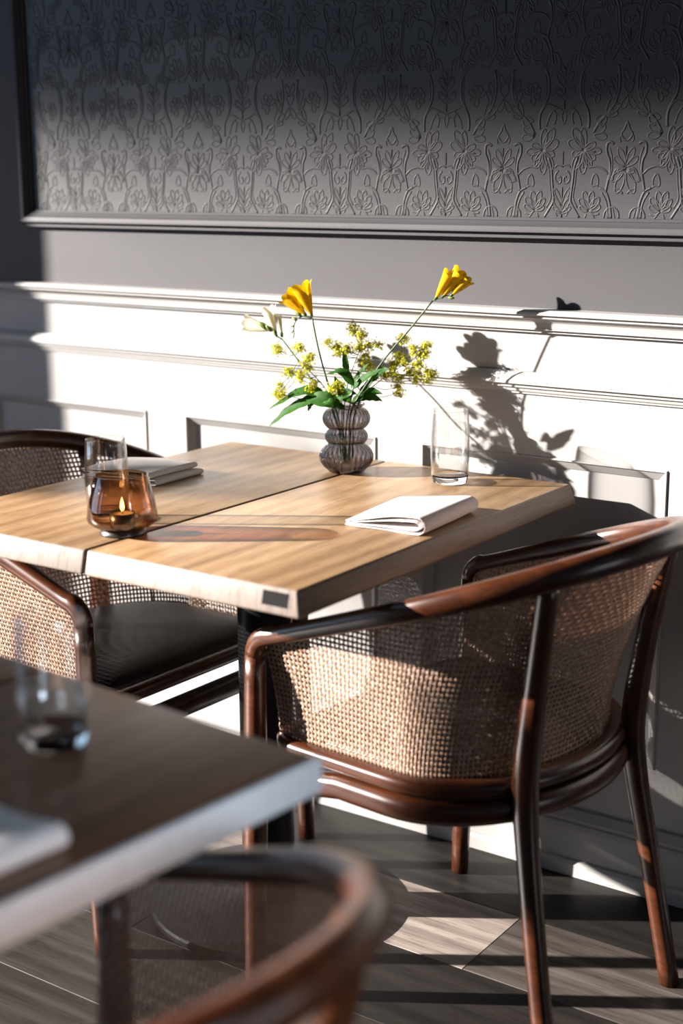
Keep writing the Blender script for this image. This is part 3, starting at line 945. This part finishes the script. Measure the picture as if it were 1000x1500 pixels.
freesia('yellow freesia standing upright on the left, above the lime florets', 'yl', M['yellow'],
        [((-1.577,-.155,1.036),(-1.603,-.157,1.091),.0175,1.0), ((-1.590,-.157,1.036),(-1.630,-.162,1.071),.0150,1.0)],
        [((-1.598,-.159,1.032),(-.7,0,.6),.020,.0045), ((-1.607,-.160,1.024),(-.8,0,.35),.012,.003), ((-1.612,-.161,1.014),(-.75,0,-.2),.009,.002), ((-1.6135,-.161,1.006),(-.5,0,-.6),.009,.0016), ((-1.612,-.162,.998),(-.25,0,-.9),.008,.0013)], 1)
freesia('white freesia drooping at the far left of the bouquet', 'w', M['cream'],
        [((-1.690,-.115,.992),(-1.712,-.112,1.040),.0135,.9), ((-1.702,-.116,.997),(-1.762,-.118,1.007),.0150,.9), ((-1.678,-.112,.988),(-1.690,-.108,1.026),.008,.7)],
        [((-1.706,-.118,.999),(-.75,-.3,.5),.024,.0055), ((-1.698,-.118,.995),(-.5,-.4,.7),.016,.004), ((-1.686,-.116,.985),(-.4,-.3,.8),.014,.0032)], 1)

def sprig(label, pts, clusters, seed, R=.0112, nf=52, extra=1, group='lime floret sprigs'):
    rnd = random.Random(seed); r = thing('floret_sprig', label, 'flower', pts[0], 0, group); o3 = V3(pts[0])
    main = [v - o3 for v in bez(pts, 20)]
    b = MB(); b.tube(main, [.0013 - .0006 * i / 20 for i in range(21)], 6)
    f = MB()
    more = list(clusters)
    for cl_ in clusters:
        for _ in range(extra): more.append(tuple(q + rnd.uniform(-.013, .013) for q in cl_))
    for cl_ in more:
        c = V3(cl_) - o3
        st_ = min(main[6:], key=lambda v: (v - c).length + (0.03 if v.z > c.z else 0))
        mid = (st_ + c) / 2 + V3((0, 0, -.006))
        b.tube(bez([st_, mid, c], 8), .0006, 5)
        for _ in range(nf):
            d_ = V3((rnd.gauss(0, 1), rnd.gauss(0, 1), rnd.gauss(0, .8))); d_.normalize()
            p_ = c + d_ * R * rnd.uniform(.2, 1.25)
            b.tube([c + d_ * R * .2, p_], .00022, 3, cap=False)
            ax = (d_ + V3((rnd.uniform(-.6, .6), rnd.uniform(-.6, .6), rnd.uniform(0, .8)))).normalized(); _, a1, a2 = frame_of(ax)
            s_ = rnd.uniform(.0025, .0038); ph = rnd.uniform(0, 2)
            for k in range(4):
                th = ph + k * pi / 2
                e1 = a1 * cos(th) + a2 * sin(th); e2 = a1 * cos(th + .55) + a2 * sin(th + .55); e3 = a1 * cos(th - .55) + a2 * sin(th - .55)
                f.add([p_, p_ + e3 * s_ * .65 + ax * s_ * .12, p_ + e1 * s_ + ax * s_ * .3, p_ + e2 * s_ * .65 + ax * s_ * .12], [(0, 1, 2, 3)])
    b.build('stem', M['stem'], r, smooth=True)
    o = f.build('florets', M['florets'], r); o['kind'] = 'stuff'
    return r
sprig('spray of lime florets at the left, below the white freesia', [(-1.503,-.158,.77),(-1.508, -0.16, 0.8289), (-1.5380, -0.16, 0.8952), (-1.5803, -0.165, 0.9373), (-1.6075, -0.17, 0.9612)], CL['l'], 1)
sprig('spray of lime florets at the centre top of the bouquet', [(-1.508,-.140,.77),(-1.5181, -0.14, 0.8236), (-1.517, -0.13, 0.8989), (-1.5114, -0.11, 0.9487), (-1.4996, -0.105, 0.9804)], CL['c'], 2)
sprig('broad spray of lime florets on the right, beneath the leaning yellow freesia', [(-1.500,-.145,.77),(-1.5000, -0.14, 0.8264), (-1.4905, -0.125, 0.8818), (-1.4644, -0.09, 0.9183), (-1.4295, -0.075, 0.9443)], CL['r'], 3)
sprig('small bright tuft of lime florets low in front among the leaves', [(-1.498,-.160,.77),(-1.5045, -0.163, 0.8363), (-1.5043, -0.165, 0.8804), (-1.5082, -0.17, 0.9057)], CL['f'], 4, .008, 34)

def leaf_mesh(pts, W, o3, tilt=V3((0, -.6, .8)), fold=.25):
    spine = [V3(q) - o3 for q in bez(pts, 12)]; b = MB(); vs = []; fs = []
    N = len(spine); C_ = 7
    for i, p_ in enumerate(spine):
        t = i / (N - 1); d_ = (spine[min(i+1, N-1)] - spine[max(i-1, 0)]).normalized()
        n_ = (tilt - d_ * tilt.dot(d_)).normalized(); s_ = d_.cross(n_)
        w_ = W * (sin(pi * min(1, t ** .75 * 1.0)) ** .85) * (1 - .25 * t) + .0004
        for k in range(C_):
            u = (k / (C_ - 1) - .5) * 2
            vs.append(p_ + s_ * (w_ * u) + n_ * (fold * w_ * abs(u) + .0012 * sin(i * 1.9) * abs(u)))
    for i in range(N - 1):
        for k in range(C_ - 1): fs.append((i*C_+k, i*C_+k+1, (i+1)*C_+k+1, (i+1)*C_+k))
    b.add(vs, fs); return b
def leafy(label, stem, leaves):
    r = thing('leaf_sprig', label, 'leaves', stem[0], 0, 'leaf sprigs in the vase'); o3 = V3(stem[0])
    b = MB(); q = [v - o3 for v in bez(stem, 14)]; b.tube(q, [.0016 - .0005 * i / 14 for i in range(15)], 6)
    for pts, W, tilt in leaves:
        c = V3(pts[0]) - o3
        st_ = min(q, key=lambda v: (v - c).length)
        b.tube([st_, (st_ + c) / 2, c], .0009, 5)
    b.build('stem', M['stem'], r, smooth=True)
    for pts, W, tilt in leaves: leaf_mesh(pts, W, o3, V3(tilt)).build('leaf', M['leaf'], r, smooth=True)
leafy('leaf sprig with broad green leaves hanging out to the left of the vase', [(-1.506,-.165,.775),(-1.512,-.165,.85),(-1.525,-.166,.888)],
      [([(-1.5422, -0.165, 0.8923), (-1.5892, -0.175, 0.8936), (-1.6584, -0.185, 0.8558)], .017, (.1, -.45, .85)),
       ([(-1.5464, -0.17, 0.8901), (-1.6058, -0.185, 0.8617), (-1.6498, -0.195, 0.8257)], .012, (-.5, -.8, .35)),
       ([(-1.5043, -0.165, 0.8804), (-1.5393, -0.18, 0.8857), (-1.5867, -0.172, 0.8842)], .018, (0, -.8, .6)),
       ([(-1.560, -.17, .885), (-1.566, -.175, .874), (-1.568, -.18, .861)], .007, (0, -.9, .2))])
leafy('leaf sprig with a bright leaf turned left in the middle of the bouquet', [(-1.500,-.165,.775),(-1.490,-.168,.85),(-1.476,-.169,.905)],
      [([(-1.4737, -0.17, 0.9146), (-1.4935, -0.18, 0.939), (-1.5246, -0.185, 0.9323)], .0105, (0, -.5, .85)),
       ([(-1.4786, -0.165, 0.9074), (-1.4489, -0.165, 0.9319), (-1.4157, -0.16, 0.9485)], .009, (-.2, -.8, .5)),
       ([(-1.4987, -0.14, 0.9028), (-1.4903, -0.13, 0.9273), (-1.4712, -0.125, 0.9506)], .009, (-.5, -.8, .2)),
       ([(-1.4760, -.172, .905), (-1.497, -.176, .894), (-1.500, -.178, .872)], .011, (-.5, -.8, .1))])
leafy('leaf sprig with small dark leaves low on the right of the bouquet', [(-1.497,-.14,.775),(-1.495,-.138,.85),(-1.480,-.130,.893)],
      [([(-1.4899, -0.175, 0.8704), (-1.5079, -0.19, 0.8839), (-1.53, -0.19, 0.8803)], .011, (0, -.6, .8)),
       ([(-1.4988, -0.14, 0.8776), (-1.4679, -0.13, 0.8977), (-1.4382, -0.13, 0.8976)], .012, (0, -.7, .7)),
       ([(-1.488, -.14, .885), (-1.462, -.13, .888), (-1.440, -.128, .884)], .010, (0, -.6, .8)),
       ([(-1.500, -.150, .880), (-1.512, -.158, .905), (-1.520, -.164, .928)], .010, (.3, -.9, .2)),
       ([(-1.490, -.135, .885), (-1.474, -.128, .908), (-1.462, -.122, .930)], .009, (-.3, -.9, .3)),
       ([(-1.494, -.150, .880), (-1.484, -.165, .896), (-1.466, -.172, .900)], .010, (0, -.6, .8)),
       ([(-1.516, -0.13, 0.9317), (-1.519, -0.13, 0.9503), (-1.5234, -0.13, 0.9751)], .007, (.3, -.9, .1)),
       ([(-1.4737, -0.11, 0.9137), (-1.4653, -0.1, 0.932), (-1.443, -0.1, 0.9398)], .010, (0, -.8, .5))])

# ------------------------------------------------------------------ napkins
def napkin(label, loc, rz, W=.15, D=.19, H=.026, seed=1, shear=0.0, double=False):
    """linen folded over on itself; the rounded fold is at +x, open ends at -x"""
    rnd = random.Random(seed)
    r = H / 2
    def prof(f):
        out = [(-W/2, .0015)]
        for k in range(1, 6): out.append((-W/2 + (W - r) * k / 6, .0015 + .0006 * sin(k)))
        for k in range(0, 9):
            a = -pi/2 + pi * k / 8; out.append((W/2 - r + r * cos(a), r + (r - .0015) * sin(a)))
        for k in range(1, 9):
            t = k / 8; out.append((W/2 - r - (W - r * 1.2) * t, H - .0015 - (H - .0105) * t ** 1.15 + .0015 * sin(5 * t + f * 3)))
        return out
    def prof2(f):
        out = [(-W/2 + .004, .0055)]
        for k in range(1, 6): out.append((-W/2 + .004 + (W - .03) * k / 6, .0058))
        rr = (H - .012) / 2
        for k in range(0, 7):
            a = -pi/2 + pi * k / 6; out.append((W/2 - .019 + rr * cos(a), .0056 + rr + rr * sin(a) * .8))
        for k in range(1, 7):
            t = k / 6; out.append((W/2 - .019 - (W - .035) * t, .0055 + rr * 1.8 - (rr * 1.8 - .0022) * t ** 1.1))
        return out
    def stack(z0, h, x1):
        def pf(f):
            r_ = h / 2; out = [(-W/2 + .006 * (z0 > 0), z0 + .0012)]
            for k in range(1, 6): out.append((-W/2 + (x1 + W/2 - r_) * k / 6, z0 + .0014))
            for k in range(0, 9):
                a = -pi/2 + pi * k / 8; out.append((x1 - r_ + r_ * cos(a), z0 + r_ + (r_ - .0012) * sin(a)))
            for k in range(1, 9):
                t = k / 8; out.append((x1 - r_ - (x1 + W/2 - r_ * 1.6) * t, z0 + h - .0012 - (h - .006) * t ** 1.3 + .0008 * sin(6 * t + f * 4)))
            return out
        return pf
    b = MB()
    for pf in ((stack(0, H * .48, W/2), stack(H * .5, H * .5, W/2 - .012)) if double else (prof, prof2)):
        NY = 14; rows_ = []
        for j in range(NY + 1):
            v = j / NY; pr_ = pf(v)
            sq = .86 + .14 * sin(pi * min(1, max(0, v)) ) if True else 1
            rows_.append([(x_ + shear * (v - .5) + .002 * sin(3 * v + seed), (v - .5) * D + .003 * sin(9 * x_ / W + seed), z_ * (1 - .12 * (v - .3) ** 2)) for x_, z_ in pr_])
        n = len(rows_[0]); vs = [q for r_ in rows_ for q in r_]; fs = []
        for j in range(NY):
            for k in range(n - 1): fs.append((j*n+k, j*n+k+1, (j+1)*n+k+1, (j+1)*n+k))
        b.add(vs, fs)
    o = b.build('napkin', M['linen'], None, smooth=True)
    md = o.modifiers.new('thickness', 'SOLIDIFY'); md.thickness = .0022; md.offset = 0
    md = o.modifiers.new('soften', 'SUBSURF'); md.levels = 1; md.render_levels = 2
    o.location = loc; o.rotation_euler = (0, 0, rz)
    tag(o, label, 'napkin', 'folded white napkins')
    return o
napkin('white folded napkin at the right edge of the oak table, in the sun', (-1.205, -.402, .75), radians(3), .150, .188, .030, 1, .0)
napkin('white folded napkin on the left of the oak table, behind the tumbler and candle', (-1.797, -.385, .75), radians(4), .175, .135, .024, 2, .01, True)
napkin('blurred napkin on the dark table at the left edge', (-.893, -1.612, .75), radians(-5), .150, .13, .026, 3)
